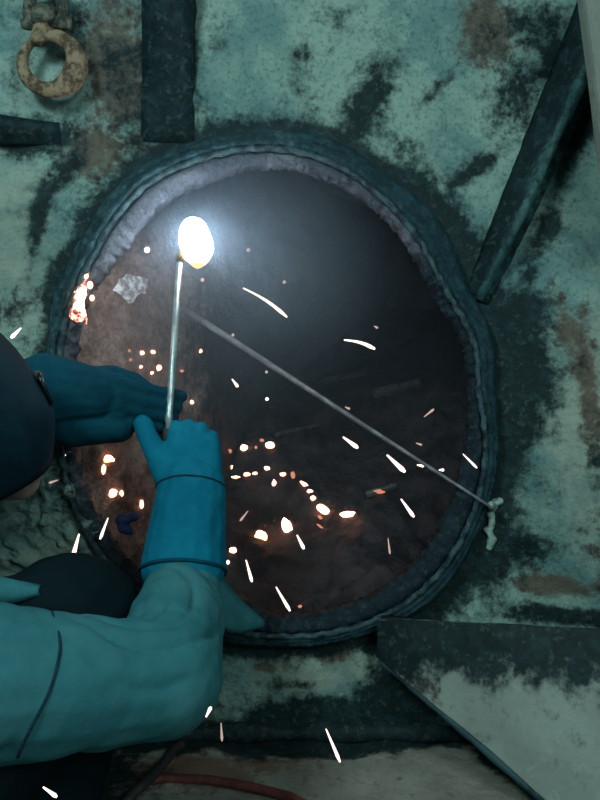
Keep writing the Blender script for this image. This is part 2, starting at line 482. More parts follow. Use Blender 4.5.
def prof_band(a):
    o, g = ring_r(a, 1), ring_r(a, 2)
    h = wd_ring(a, o) * 0.8
    m = o * 0.45 + g * 0.55
    h += 0.034 * math.exp(-((a - 210) / 28.) ** 2) * -1.0
    return [(o + 3, 1.206 - h), (o - 1, 1.178 - h), (o - 5, 1.170 - h), (m + 2, 1.168 - h), (m, 1.174 - h), (m - 2, 1.168 - h), (g + 3, 1.170 - h), (g + 1, 1.186 - h * .5), (g + 1, 1.214)]
V, F = ring_sweep(prof_band, 280, 1.8); mesh_obj('outer_band', V, F, M_band, rim, attrs=ring_soot_shade(280, 9, band_soot))
def prof_bead(a):
    g = ring_r(a, 2); h = wd_ring(a, g) * 0.6
    b = 0.6 * math.sin(a * 2.1 * 2)
    return [(g + 3.4 * math.cos(t) + b, 1.178 - h - 0.006 * math.sin(t)) for t in [2 * math.pi * k / 7 for k in range(7)]]
V, F = ring_sweep(prof_bead, 320, 1.4, 4.0); mesh_obj('weld_bead', V, F, M_bead, rim)
def prof_lip(a):
    g, r = ring_r(a, 2), ring_r(a, 3)
    h = wd_ring(a, g) * 0.5
    return [(g - 1, 1.184 - h), (g * 0.6 + r * 0.4, 1.181 - h), (r + 3, 1.188 - h), (r, 1.198 - h), (r + 3, 1.232), (g - 1, 1.234)]
V, F = ring_sweep(prof_lip, 480, 4.6, 9.0, 30); mesh_obj('flame_cut_lip', V, F, M_lip, rim, attrs=ring_soot_shade(480, 6, lip_shade))

# ------------------------------------------------------------------ the chamber behind the opening
def patch(c00, c10, c11, c01, nu, nv, amp, sc, seed=0.0, axis=None):
    V, F = [], []
    n = axis or ((c10 - c00).cross(c01 - c00)).normalized()
    for j in range(nv + 1):
        for i in range(nu + 1):
            u, v = i / nu, j / nv
            p = (c00 * (1 - u) + c10 * u) * (1 - v) + (c01 * (1 - u) + c11 * u) * v
            V.append(p + n * amp * fbm(p + Vector((seed, 0, 0)), sc, 5))
    for j in range(nv):
        for i in range(nu):
            a = j * (nu + 1) + i
            F.append((a, a + 1, a + nu + 2, a + nu + 1))
    return V, F
xl, xr, zb, zt, d0, d1 = -0.62, 0.62, 0.02, 1.45, 1.225, 2.7
plan = spline([Vector((P(x, 400, d).x, d, 0)) for x, d in ((46, 1.238), (104, 1.30), (160, 1.42), (212, 1.62), (262, 1.95), (330, 2.42), (390, d1))], 10)
def xleft(d):
    for a, b in zip(plan, plan[1:]):
        if a.y <= d <= b.y: return a.x + (b.x - a.x) * (d - a.y) / max(1e-6, b.y - a.y)
    return plan[0].x if d < plan[0].y else plan[-1].x
def xright(d): return xr + 0.3 * (d - d0) / (d1 - d0)
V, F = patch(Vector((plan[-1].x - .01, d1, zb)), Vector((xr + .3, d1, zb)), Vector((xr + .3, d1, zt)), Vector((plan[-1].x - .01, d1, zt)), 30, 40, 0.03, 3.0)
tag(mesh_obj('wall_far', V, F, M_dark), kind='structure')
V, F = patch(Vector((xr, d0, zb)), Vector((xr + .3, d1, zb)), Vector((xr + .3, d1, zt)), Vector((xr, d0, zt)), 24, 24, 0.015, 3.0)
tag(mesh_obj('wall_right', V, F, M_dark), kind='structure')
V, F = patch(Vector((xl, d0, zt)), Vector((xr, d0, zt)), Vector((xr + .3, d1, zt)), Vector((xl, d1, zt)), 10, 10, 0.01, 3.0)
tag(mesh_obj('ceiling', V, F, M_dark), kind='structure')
# rusty inner side plate, starting behind the near edge of the opening and curving back into the dark
V, F, so = [], [], []
NZ = 110
for j in range(NZ + 1):
    for i, q in enumerate(plan):
        z = zb + (zt - zb) * j / NZ
        t = plan[min(i + 1, len(plan) - 1)] - plan[max(i - 1, 0)]
        nrm = Vector((t.y, -t.x, 0)).normalized()
        p = Vector((q.x, q.y, z))
        V.append(p + nrm * (0.016 * fbm(p, 9, 5) * (1 if i else 0.3)))
        so.append(0.85 * smooth01(1.36, 1.75, q.y) + 0.5 * smooth01(.95, 1.2, z))  # darker with depth: fading flame light painted into the plate
for j in range(NZ):
    for i in range(len(plan) - 1):
        a = j * len(plan) + i; F.append((a, a + 1, a + len(plan) + 1, a + len(plan)))
tag(mesh_obj('wall_left', V, F, M_inner, attrs={'soot_shade': so, 'rust': [0.35] * len(V)}), kind='structure')
BV_left = BVHTree.FromPolygons(V, F)

def heap_z(x, d):
    t = (d - 1.235)
    z = 0.335 + 0.62 * t - 0.10 * t * t
    z += 0.05 * fbm((x, d, 0.3), 5.0, 5) + 0.022 * abs(fbm((x, d, 5.3), 14.0, 4))
    return z + 0.10 * x * t
V, F = [], []
NX, ND = 130, 130
for j in range(ND + 1):
    for i in range(NX + 1):
        d = 1.242 + (2.66 - 1.242) * j / ND
        xa, xb = xleft(d) + 0.012, xright(d) - 0.02
        x = xa + (xb - xa) * i / NX
        V.append(Vector((x, d, heap_z(x, d))))
for j in range(ND):
    for i in range(NX):
        a = j * (NX + 1) + i; F.append((a, a + 1, a + NX + 2, a + NX + 1))
heap_loc = Vector((0.1, 1.5, 0.3))
BV_heap = BVHTree.FromPolygons(V, F)
tag(mesh_obj('slag_heap', V, F, M_slag, loc=heap_loc), 'dark heap of burnt slag and scale filling the bottom of the oval opening', 'slag', kind='stuff')

def hit(px, py):
    o = Vector((0, 0, CAM_Z)); d = P(px, py, 1.0) - o; d.normalize()
    best = None
    for b in (BV_left, BV_heap):
        h = b.ray_cast(o, d)
        if h[0] is not None and (best is None or h[3] < best[3]): best = h
    return (best[0], best[1]) if best else (P(px, py, 1.5), Vector((0, -1, 0)))

# pale patch on the inner side plate, its colour standing in for flame reflection
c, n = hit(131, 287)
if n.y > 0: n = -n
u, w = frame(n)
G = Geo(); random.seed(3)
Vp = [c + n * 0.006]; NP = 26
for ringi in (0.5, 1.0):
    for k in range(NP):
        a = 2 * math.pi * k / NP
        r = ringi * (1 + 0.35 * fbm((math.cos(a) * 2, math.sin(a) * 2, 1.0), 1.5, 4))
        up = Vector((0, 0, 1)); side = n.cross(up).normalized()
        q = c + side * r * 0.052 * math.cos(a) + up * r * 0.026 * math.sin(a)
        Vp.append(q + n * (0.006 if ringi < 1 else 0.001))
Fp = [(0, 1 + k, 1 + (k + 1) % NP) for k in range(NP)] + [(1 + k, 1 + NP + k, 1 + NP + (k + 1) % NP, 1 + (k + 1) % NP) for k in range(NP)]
tag(mesh_obj('flame_reflection_patch', Vp, Fp, M_reflection, loc=c), 'bright patch painted as the flame reflection on the rusty inner plate', 'patch')

# scrap lying on the slag
def bar_on_heap(p0, p1, r, name, label, mat=M_scrap):
    a, na = hit(*p0); b, nb = hit(*p1)
    pts = [a.lerp(b, t) + Vector((0, -0.004, 0.006)) for t in (0, .33, .66, 1)]
    V, F = tube(pts, [r, r * 1.15, r * .9, r * 1.05], 6)
    tag(mesh_obj(name, V, F, mat, loc=a, smooth=False), label, 'scrap')
bar_on_heap((366, 497), (396, 488), 0.0075, 'scrap_bar', 'short glowing-edged scrap bar lying on the slag below the long rod')
bar_on_heap((322, 384), (368, 374), 0.010, 'scrap_bar', 'pale scrap bar half sunk in the dark slag above the long rod')
bar_on_heap((374, 396), (418, 386), 0.015, 'scrap_bar', 'wide dull scrap strip in the dark slag near the rim')
bar_on_heap((276, 437), (318, 428), 0.006, 'scrap_bar', 'thin grey scrap sliver beside the upper row of embers')

# ------------------------------------------------------------------ lower shelf and floor of the near space
SZ = 0.183
def slab_grid(x0, x1, d0_, d1_, z, nu, nv, amp, attrs_fn, name, mat, thick):
    V, F, so, ru = [], [], [], []
    for j in range(nv + 1):
        for i in range(nu + 1):
            x = x0 + (x1 - x0) * i / nu; d = d0_ + (d1_ - d0_) * j / nv
            V.append(Vector((x, d, z + amp * fbm((x, d, 1.0), 9.0, 4))))
            px = 300 + x / d * FPX; py = 400 + (CAM_Z - z) / d * FPX
            a, b = attrs_fn(px, py); so.append(a); ru.append(b)
    for j in range(nv):
        for i in range(nu):
            a = j * (nu + 1) + i; F.append((a, a + 1, a + nu + 2, a + nu + 1))
    o = mesh_obj(name, V, F, mat, attrs={'soot_shade': so, 'rust': ru})
    m = o.modifiers.new('thickness', 'SOLIDIFY'); m.thickness = thick; m.offset = -1
    return tag(o, kind='structure')
def shelf_stain(px, py):
    edge = 752 + max(0, (px - 330)) * -0.10 - max(0, 240 - px) * 0.05
    s = 1.2 * (1 - smooth01(-4, 14, py - edge + 7 * fbm((px / 25., py / 25., 2.), 1.0, 3)))
    s = max(s, 0.9 * math.exp(-((px - 60) / 90.) ** 2))
    s = max(s, 0.9 * math.exp(-((py - (700 + (px - 425) * 0.86)) / 14.) ** 2) if px > 380 else 0)
    r = 0.95 * math.exp(-((px - 190) / 75.) ** 2 - ((py - 772) / 16.) ** 2)
    r = max(r, 0.6 * math.exp(-((px - 255) / 80.) ** 2 - ((py - 762) / 14.) ** 2))
    return s, r
slab_grid(-0.9, 1.6, 0.985, 1.21, SZ, 180, 24, 0.006, shelf_stain, 'trim_1', M_shelf, 0.03)
V, F = patch(Vector((-1.6, -1.0, 0)), Vector((1.6, -1.0, 0)), Vector((1.6, 1.2, 0)), Vector((-1.6, 1.2, 0)), 40, 40, 0.004, 4.0)
tag(mesh_obj('floor', V, F, M_shelf, attrs={'soot_shade': [0.4] * len(V), 'rust': [0.3] * len(V)}), kind='structure')
# riser under the shelf
V, F = patch(Vector((-0.9, 0.99, 0)), Vector((1.6, 0.99, 0)), Vector((1.6, 0.99, SZ - 0.02)), Vector((-0.9, 0.99, SZ - 0.02)), 30, 6, 0.003, 6.0)
tag(mesh_obj('trim_2', V, F, M_shelf, attrs={'soot_shade': [0.5] * len(V), 'rust': [0.4] * len(V)}), kind='structure')

# rolled fillet where the plate meets the shelf, sooty
pts = [P(x, y, 1.0) for x, y in [(-300, 0)]]
pts = []
for k in range(60):
    x = -0.75 + 1.35 * k / 59
    pts.append(Vector((x, 1.203 + 0.002 * fbm((x, 0, 0), 8, 3), SZ + 0.012 + 0.006 * fbm((x, 3, 0), 9, 3))))
V, F = tube(pts, [0.016 + 0.009 * fbm((k * .3, 1, 1), 1.0, 3) for k in range(60)], 12)
tag(mesh_obj('trim_3', V, F, M_shelf, attrs={'soot_shade': [1.0] * len(V), 'rust': [0.2] * len(V)}), kind='structure')

# sloping bottom plate in front of the opening, sooty along its upper flange
TL, TR, BR, BL = P(380, 617, 1.165), P(660, 633, 0.985), P(720, 945, 0.845), P(382, 655, 1.165)
V, F, so, ru = [], [], [], []
NU, NV = 110, 80
nn = (TR - TL).cross(BL - TL).normalized()
if nn.y > 0: nn = -nn
for j in range(NV + 1):
    for i in range(NU + 1):
        u, v = i / NU, j / NV
        p = (TL * (1 - u) + TR * u) * (1 - v) + (BL * (1 - u) + BR * u) * v
        p = p + nn * 0.005 * fbm(p, 7, 3)
        V.append(p)
        px = 300 + p.x / p.y * FPX; py = 400 + (CAM_Z - p.z) / p.y * FPX
        k = 0.95 - 0.95 * smooth01(6, 84 + 24 * smooth01(430, 560, px), py - 620 + 30 * fbm((px / 38., py / 60., 0.), 1.0, 4))
        lf = math.exp(-max(0, (px - 378)) / 36.) * 0.35
        so.append((1.15 * k + lf) * (0.45 if j == 0 else 1)); ru.append(0.45 * math.exp(-((px - 395) / 40.) ** 2))
for j in range(NV):
    for i in range(NU):
        a = j * (NU + 1) + i; F.append((a, a + 1, a + NU + 2, a + NU + 1))
o = mesh_obj('trim_4', V, F, M_slab, attrs={'soot_shade': so, 'rust': ru})
m = o.modifiers.new('thickness', 'SOLIDIFY'); m.thickness = 0.03; m.offset = 0
tag(o, kind='structure')
pts = [BL.lerp(BR, t) + Vector((-0.004, -0.008, -0.004)) for t in [k / 40 for k in range(41)]]
V, F = tube(pts, [0.006 + 0.0025 * fbm((k * .7, 0, 2), 1, 3) for k in range(41)], 8)
tag(mesh_obj('trim_5', V, F, M_soot), kind='structure')

# ------------------------------------------------------------------ stiffeners on the plate (structure)
def bar(name, a, b, w0, w1, dfront, mat, prof=None, n=30, soot_shade=0.6):
    """bar welded on the plate from photo point a to b, w px wide, standing out to distance dfront; one wide face and a bevelled shoulder"""
    V, F, so, ru = [], [], [], []
    a = Vector(a); b = Vector(b)
    ax = (b - a).normalized(); sd = Vector((-ax.y, ax.x))
    prof = prof or [(-1, 0), (-0.85, 1), (0.1, 1), (0.3, 0.55), (0.85, 0.5), (1, 0)]
    m = len(prof)
    for i in range(n + 1):
        t = i / n; c = a.lerp(b, t); w = w0 + (w1 - w0) * t
        for k, (s, h) in enumerate(prof):
            q = c + sd * s * w * 0.5
            wd = wall_d(q.x, q.y) + 0.006
            df = dfront(t) if callable(dfront) else dfront
            p = P(q.x, q.y, WD); p.y = wd + (df - wd) * h + 0.004 * fbm((q.x / 22., q.y / 22., k * 2.), 1.0, 4)
            p.x += 0.003 * fbm((q.y / 18., k * 3., 0), 1, 3)
            V.append(p); so.append(soot_shade[k] if hasattr(soot_shade, '__len__') else soot_shade); ru.append(0.1)
    for i in range(n):
        for k in range(m):
            F.append((i * m + k, (i + 1) * m + k, (i + 1) * m + (k + 1) % m, i * m + (k + 1) % m))
    F.append(tuple(range(m))); F.append(tuple(reversed(range(n * m, n * m + m))))
    return tag(mesh_obj(name, V, F, mat, smooth=True, attrs={'soot_shade': so, 'rust': ru}), kind='structure')
bar('trim_6', (608, -4), (476, 300), 56, 30, lambda t: 1.13 + 0.055 * smooth01(.75, 1, t), M_rib, [(-1, 0), (-0.8, .55), (-0.45, .6), (-0.2, 1), (0.05, 1), (0.3, .5), (0.75, .4), (1, 0)], soot_shade=[0.75, 0.55, 0.5, 0.25, 0.3, 0.8, 1.0, 1.0])                      # diagonal rib, ridge highlight and right-side shadow painted across its profile
bar('trim_7', (176, -300), (168, 142), 46, 54, lambda t: 1.145 + 0.052 * smooth01(.55, .98, t), M_rib,
    [(-1, 0), (-0.95, .9), (-0.5, 1), (0.7, 1), (0.75, .75), (1, .7), (1, 0)], soot_shade=0.8)     # vertical stiffener
bar('trim_8', (-200, 138), (60, 133), 34, 24, lambda t: 1.15 + 0.045 * smooth01(.7, 1, t), M_rib, soot_shade=0.8)      # short horizontal stiffener
# pale bracket in the upper corner, nearer
V, F = [], []
outl = [(580, -60), (588, 10), (596, 70), (603, 130), (612, 190), (640, 240), (760, 260), (760, -60)]
m = len(outl)
for d in (1.02, 1.06):
    for (x, y) in outl:
        q = P(x, y, 1.02); q.y = d; V.append(q)
F = [tuple(range(m)), tuple(reversed(range(m, 2 * m)))] + [(k, k + m, (k + 1) % m + m, (k + 1) % m) for k in range(m)]
o = mesh_obj('trim_9', V, F, M_beige, smooth=False)
bv = o.modifiers.new('b', 'BEVEL'); bv.width = 0.012; bv.segments = 3
tag(o, kind='structure')

# pale crusty drip at the end of the rod
G = []
for (x, y, r) in [(492, 505, .008), (489, 512, .007), (491, 520, .006), (488, 529, .0065), (491, 538, .005), (489, 546, .006), (497, 500, .006)]:
    d = wall_d(x, y) - 0.003
    q = P(x, y, WD); q.y = d
    G.append(q)
shapes = [capsule(G[0], .008, P(491, 506, 1.150), .005)] + [capsule(G[i], .007, G[i + 1], .006) for i in range(5)] + [capsule(G[0], .008, G[6], .007)]
dripo, _ = blob('slag_drip', shapes, 0.0025, 2, M_drip, None, lambda v, n: 0.003 * fbm(v, 90, 3))
tag(dripo, 'pale crusty drip on the plate where the long rod ends beside the rim', 'drip')

# ------------------------------------------------------------------ long rod across the opening
A, n = hit(182, 308)
A = A + Vector((0, -0.008, 0))
B = P(492, 508, WD); B.y = wall_d(492, 508) - 0.012
B = P(491, 507, 1.142)
# keep it just in front of the rim where it crosses the edge
ptsr = [A.lerp(B, k / 24) for k in range(25)]
V, F = tube(ptsr, [0.0075 - 0.0052 * (k / 24) for k in range(25)], 8)
tag(mesh_obj('steel_rod', V, F, M_rod, loc=B), 'long thin dull grey rod slanting across the oval opening', 'rod')

# ------------------------------------------------------------------ hanging rusty hook
hk = empty('lifting_hook', P(45, 98, 1.160), 'rusty tan iron eye hook hanging from a chain near the stiffener', 'hook')
D = 1.160
cpts, rads = [], []
N = 40
for k in range(N + 1):
    a = math.radians(112 - 378 * k / N)             # clockwise, from the stem round the bowl and back to the stem
    t = k / N
    rr = 29 - 3 * math.sin(math.pi * t)
    ctr = (50, 64)
    px, py = ctr[0] + rr * 1.02 * math.cos(a), ctr[1] - rr * 1.0 * math.sin(a)
    thick = 0.0118 + 0.0090 * math.exp(-((t - 0.35) / 0.16) ** 2) - 0.005 * smooth01(0.65, 1.0, t)
    cpts.append(P(px, py, D + 0.012 * smooth01(.85, 1, t))); rads.append(thick)
shapes = []
for k in range(N): shapes.append(capsule(cpts[k], rads[k] * 0.92, cpts[k + 1], rads[k + 1] * 0.92, 10))
shapes.append(capsule(P(39, 38, D), 0.014, P(45, 22, D), 0.014, 12))
blob('hook_body', shapes, 0.003, 3, M_rusthook, hk, lambda v, n: 0.0014 * fbm(v, 60, 4))
# swivel collar and shackle above the hook
V, F = tube([P(45, 26, D), P(45, 22, D), P(45, 12, D), P(45, 6, D)], [0.020, 0.022, 0.021, 0.014], 14); mesh_obj('swivel_collar', V, F, M_oldiron, hk)
sp = spline([P(30, 26, D), P(29, 8, D), P(34, -10, D), P(46, -18, D), P(58, -10, D), P(63, 8, D), P(62, 26, D)], 6)
V, F = tube(sp, 0.0095, 10); mesh_obj('shackle_bow', V, F, M_oldiron, hk)
V, F = tube([P(22, 24, D), P(26, 24, D), P(68, 24, D), P(72, 24, D)], [0.008, 0.010, 0.010, 0.014], 8); mesh_obj('shackle_pin', V, F, M_oldiron, hk)
ztop = P(46, -18, D).z
zc = ztop; k = 0
while zc < 1.52:
    V, F = [], []
    pts = []
    for q in range(16):
        a = 2 * math.pi * q / 16
        x = 0.012 * math.cos(a); z = 0.026 * math.sin(a)
        if k % 2: pts.append(Vector((P(46, 0, D).x + x, D, zc + 0.018 + z)))
        else: pts.append(Vector((P(46, 0, D).x, D + x, zc + 0.018 + z)))
    V, F = tube(pts + [pts[0]], 0.0055, 7, cap=False)
    mesh_obj('chain_link', V, F, M_oldiron, hk)
    zc += 0.038; k += 1
V, F = tube([Vector((P(46, 0, D).x, D - 0.02, zc)), Vector((P(46, 0, D).x, 1.215, zc))], 0.012, 10); mesh_obj('wall_pin', V, F, M_oldiron, hk)

# ------------------------------------------------------------------ hoses on the shelf
def shelfp(px, py, r):
    d = (CAM_Z - SZ - r) * FPX / (py - 400)
    return P(px, py, d)
r = 0.0075
pl = [shelfp(182, 744, r), shelfp(172, 752, r), shelfp(160, 768, r + .006), shelfp(143, 785, r + .014), shelfp(128, 800, r), P(116, 822, .982), Vector((-0.235, 0.962, 0.10)), Vector((-0.06, 0.93, 0.012)), Vector((-0.02, 0.6, 0.012))]
V, F = tube(spline(pl, 8), r, 10)
tag(mesh_obj('hose', V, F, M_hose2, loc=pl[4]), 'dark hose dropping over the shelf edge just under the sleeve elbow', 'hose')
r = 0.0068
pl = [shelfp(140, 782, r), shelfp(165, 779, r), shelfp(205, 780, r), shelfp(240, 785, r), shelfp(275, 793, r), shelfp(298, 801, r), P(322, 822, 0.984), Vector((0.05, 0.962, 0.09)), Vector((0.08, 0.9, 0.012)), Vector((0.2, 0.55, 0.012))]
V, F = tube(spline(pl, 8), r, 10)
tag(mesh_obj('hose', V, F, M_hose, loc=pl[3]), 'dull red hose curving along the rusty shelf', 'hose')

# ------------------------------------------------------------------ cutting torch
tor = empty('cutting_torch', P(166, 480, 1.125), 'slim silver torch held upright with a white-hot flame at its tip', 'torch')
T0, T1 = P(168, 432, 1.112), P(179.5, 262, 1.135)
V, F = tube([T0, T0.lerp(T1, .05), T0.lerp(T1, .06), T0.lerp(T1, .10), T0.lerp(T1, .11), T0.lerp(T1, .2), T1], [.0046, .0046, .0062, .0062, .0052, .0054, .0050], 12)
mesh_obj('torch_tube', V, F, M_torch, tor)
V, F = tube([P(166, 530, 1.128), P(166, 500, 1.126), P(167, 470, 1.122), P(168, 440, 1.115), P(168, 428, 1.112)], [.009, .011, .0115, .0105, .007], 12)
mesh_obj('handle', V, F, M_torchh, tor)
V, F = tube([T1, P(182, 254, 1.137), P(188, 246, 1.14)], [.0058, .0062, .0045], 12)
mesh_obj('nozzle', V, F, M_brass, tor)
fc = P(196, 243, 1.145)
V, F = ellipsoid(Vector((0, 0, 0)), [Vector((.0265, 0, 0)), Vector((0, .0265, 0)), Vector((-.004, 0, .040))], 24, 16)
V2 = []
for v in V:
    t = v.z / 0.043
    s = 1.0 - 0.25 * smooth01(0.2, -1.0, t) if False else 1.0 - 0.28 * max(0, -t) ** 2
    V2.append(Vector((v.x * s, v.y * s, v.z)) * (1 + 0.10 * fbm(v, 40, 3)))
fl = mesh_obj('flame', [v + fc for v in V2], F, M_flame, tor)
fl.data.transform(Matrix.Translation(-(fc - tor.location))); fl.location = fc - tor.location

# ------------------------------------------------------------------ the worker
per = empty('person', Vector((-0.42, 0.80, 0.0)), 'crouching worker in teal jacket, blue gauntlets and dark welding mask holding a torch', 'person')
PEL = Vector((-0.56, 0.62, 0.26)); CHE = Vector((-0.55, 0.72, 0.48)); NEC = Vector((-0.515, 0.78, 0.585))
SHR = Vector((-0.405, 0.705, 0.466)); SHL = Vector((-0.63, 0.84, 0.60))
ELR = P(166, 678, 0.83); WRR = P(185, 580, 1.016); HNR = P(194, 487, 1.075)
ELL = Vector((-0.585, 1.04, 0.675)); WRL = P(62, 388, 1.095); HNL = P(120, 398, 1.105)
HC = Vector((-0.453, 0.905, 0.700))
KNR = P(68, 630, 0.965); ANR = Vector((-0.34, 0.90, 0.085)); HIR = Vector((-0.50, 0.60, 0.25)); HIL = Vector((-0.66, 0.62, 0.25))
KNL = Vector((-0.80, 0.93, 0.14)); ANL = Vector((-0.84, 0.55, 0.09))
# head frame
hf = (fc - HC).normalized(); hf = Vector((hf.x, hf.y, hf.z * 0.55)).normalized()
hr = hf.cross(Vector((0, 0, 1))).normalized(); hu = hr.cross(hf).normalized()
def H(r_, f_, u_): return HC + hr * r_ + hf * f_ + hu * u_
# body: one continuous surface (head with face, neck, trunk, arms, legs)
body = [ellipsoid(H(0, -0.012, 0.02), [hr * 0.073, hf * 0.092, hu * 0.092]), capsule(H(0, 0.03, -0.055), 0.050, H(0, 0.066, -0.090), 0.030),
        capsule(H(-0.02, 0.055, -0.02), 0.05, H(0.02, 0.055, -0.02), 0.05), capsule(H(0, 0.096, 0.0), 0.009, H(0, 0.112, -0.028), 0.013),
        capsule(H(-0.03, 0.080, 0.018), 0.014, H(0.03, 0.080, 0.018), 0.014), capsule(H(-0.018, 0.094, -0.057), 0.009, H(0.018, 0.094, -0.057), 0.009),
        capsule(H(-0.055, -0.005, -0.045), 0.025, H(-0.02, 0.055, -0.085), 0.02), capsule(H(0.055, -0.005, -0.045), 0.025, H(0.02, 0.055, -0.085), 0.02),
        ellipsoid(H(0.076, -0.012, -0.010), [hr * 0.010, hf * 0.018, hu * 0.031]), ellipsoid(H(-0.076, -0.012, -0.010), [hr * 0.010, hf * 0.018, hu * 0.031]),
        capsule(H(0, -0.025, -0.06), 0.053, NEC, 0.056), capsule(NEC, 0.06, CHE, 0.10), capsule(CHE, 0.105, PEL, 0.105),
        capsule(NEC, 0.06, SHR, 0.055), capsule(NEC, 0.06, SHL, 0.055),
        capsule(SHR, 0.052, ELR, 0.042), capsule(ELR, 0.042, WRR, 0.028), capsule(WRR, 0.028, HNR, 0.025),
        capsule(SHL, 0.052, ELL, 0.042), capsule(ELL, 0.042, WRL, 0.028), capsule(WRL, 0.028, P(85, 392, 1.1), 0.022),
        capsule(HIR, 0.085, KNR, 0.058), capsule(KNR, 0.055, ANR, 0.036), capsule(HIL, 0.085, KNL, 0.058), capsule(KNL, 0.055, ANL, 0.036),
        capsule(HIR, 0.09, HIL, 0.09), capsule(ANR, 0.034, ANR + Vector((0.13, 0.02, -0.045)), 0.026), capsule(ANL, 0.034, ANL + Vector((-0.03, -0.13, -0.05)), 0.026)]
blob('body', body, 0.006, 3, M_skin, per)
for sx in (-1, 1):
    V, F = ellipsoid(H(sx * 0.031, 0.088, 0.003), [hr * 0.012, hf * 0.012, hu * 0.012], 12, 8); mesh_obj('eye', V, F, M_eye, per)
# cap of short dark hair
hv, hfaces = [], []
for i in range(13):
    th = math.radians(5 + 110 * i / 12)
    for k in range(28):
        ph = 2 * math.pi * k / 28
        x, y, z = math.sin(th) * math.cos(ph), math.sin(th) * math.sin(ph), math.cos(th)
        lim = 1.0
        zz = z
        if y > 0.3: zz = max(z, 0.55)
        hv.append(H(0.079 * x, -0.014 + 0.099 * y, 0.02 + 0.100 * zz))
for i in range(12):
    for k in range(28): hfaces.append((i * 28 + k, (i + 1) * 28 + k, (i + 1) * 28 + (k + 1) % 28, i * 28 + (k + 1) % 28))
hfaces.append(tuple(range(28)))
o = mesh_obj('hair', hv, hfaces, M_hair, per)
m = o.modifiers.new('t', 'SOLIDIFY'); m.thickness = 0.006

# welding mask: curved shell round the face, lens window, head gear
mask = None
V, F = [], []
NI, NK = 20, 30
for i in range(NI + 1):
    t = i / NI                                        # crown -> below the chin
    for k in range(NK + 1):
        a = math.radians(-112 + 224 * k / NK)
        if t < 0.4:
            q = t / 0.4; zz = 0.020 + 0.136 * math.cos(q * math.pi / 2); rad = 0.25 + 0.75 * math.sin(q * math.pi / 2)
        else:
            q = (t - 0.4) / 0.6; zz = 0.020 - 0.105 * q; rad = 1.0 - 0.30 * q * q
        back = 1.0 - 0.25 * smooth01(0.5, 1.0, t) * smooth01(70, 112, abs(math.degrees(a)))
        V.append(H(0.106 * rad * math.sin(a), 0.005 + 0.128 * rad * math.cos(a) * back + 0.012 * smooth01(.3, .7, t), zz))
for i in range(NI):
    for k in range(NK):
        a = i * (NK + 1) + k; F.append((a, a + 1, a + NK + 2, a + NK + 1))
mask = mesh_obj('welding_mask', V, F, M_mask, per)
m = mask.modifiers.new('t', 'SOLIDIFY'); m.thickness = 0.004; m.offset = 1
V, F = [], []
for j in range(3):
    for k in range(9):
        a = math.radians(-28 + 56 * k / 8)
        V.append(H(0.110 * math.sin(a), 0.017 + 0.128 * math.cos(a), 0.035 - 0.045 * j / 2))
for j in range(2):
    for k in range(8):
        a = j * 9 + k; F.append((a, a + 1, a + 10, a + 9))
o = mesh_obj('lens', V, F, M_lens, mask)
m = o.modifiers.new('t', 'SOLIDIFY'); m.thickness = 0.003; m.offset = 0
for sx in (-1, 1):
    V, F = tube([H(sx * 0.098, -0.01, 0.035), H(sx * 0.108, -0.01, 0.035), H(sx * 0.118, -0.01, 0.035)], [0.018, 0.018, 0.014], 14)
    mesh_obj('pivot_knob', V, F, M_torchh, mask)

# jacket, one continuous surface with folds at the elbow
IE = P(128, 612, 0.88)
def fold_fn(v, n):
    w = 0.004 * fbm(v, 11, 4)
    # rings of creases round the bent elbow and along the forearm
    fa = (WRR - ELR); L = fa.length; t = (v - ELR).dot(fa) / (L * L)
    dist = (v - ELR).length
    side = Vector((v.x, v.y, v.z))
    di = (v - IE).length
    cr = (1 - abs(math.sin(di * 110 + 1.6 * fbm(v, 6, 2)))) ** 2
    env = math.exp(-((di - 0.085) / 0.06) ** 2) * (0.4 + 0.6 * smooth01(-0.25, 0.25, fbm(v, 9, 2)))
    w -= 0.008 * env * cr
    if 0.2 < t < 1.1 and (v - (ELR + fa * t)).length < 0.10:
        w -= 0.0045 * smooth01(-0.2, 0.3, fbm(v + Vector((5, 0, 0)), 14, 2)) * (1 - abs(math.sin(t * 15 + v.x * 22 + 1.2 * fbm(v, 7, 2)))) ** 2
    ua = SHR - ELR; s = (v - ELR).dot(ua) / (ua.length ** 2)
    if 0 < s < 1.2:
        w -= 0.006 * smooth01(-0.25, 0.3, fbm(v + Vector((2, 0, 0)), 9, 2)) * (1 - abs(math.sin(s * 10 + v.z * 16 + 1.0 * fbm(v, 5, 2)))) ** 2 * smooth01(0.1, 0.3, s)
    return w
jk = [capsule(NEC, 0.075, CHE, 0.135), capsule(CHE, 0.14, PEL, 0.13), capsule(NEC, 0.072, SHR, 0.082), capsule(NEC, 0.072, SHL, 0.08),
      capsule(SHR, 0.088, ELR, 0.066), capsule(ELR, 0.067, ELR.lerp(WRR, 0.55), 0.062), capsule(ELR.lerp(WRR, 0.5), 0.062, WRR, 0.049),
      capsule(SHL, 0.08, ELL, 0.066), capsule(ELL, 0.066, P(36, 390, 1.092), 0.042)]
jacket, jg = blob('jacket', jk, 0.005, 3, M_jacket, per, fold_fn)
BV_j = BVHTree.FromPolygons(jg[0], jg[1])
def on_jacket(px, py, lift=0.001):
    o = Vector((0, 0, CAM_Z)); d = (P(px, py, 1.0) - o).normalized()
    h = BV_j.ray_cast(o, d)
    return (h[0] - d * lift) if h[0] is not None else None
pts = [on_jacket(x, y) for x, y in [(52, 612), (60, 640), (58, 662), (50, 690), (38, 715), (26, 738), (18, 757)]]
pts = [p for p in pts if p is not None]
if len(pts) > 3:
    V, F = tube(spline(pts, 5), 0.0016, 6); mesh_obj('sleeve_seam', V, F, M_thread, jacket)
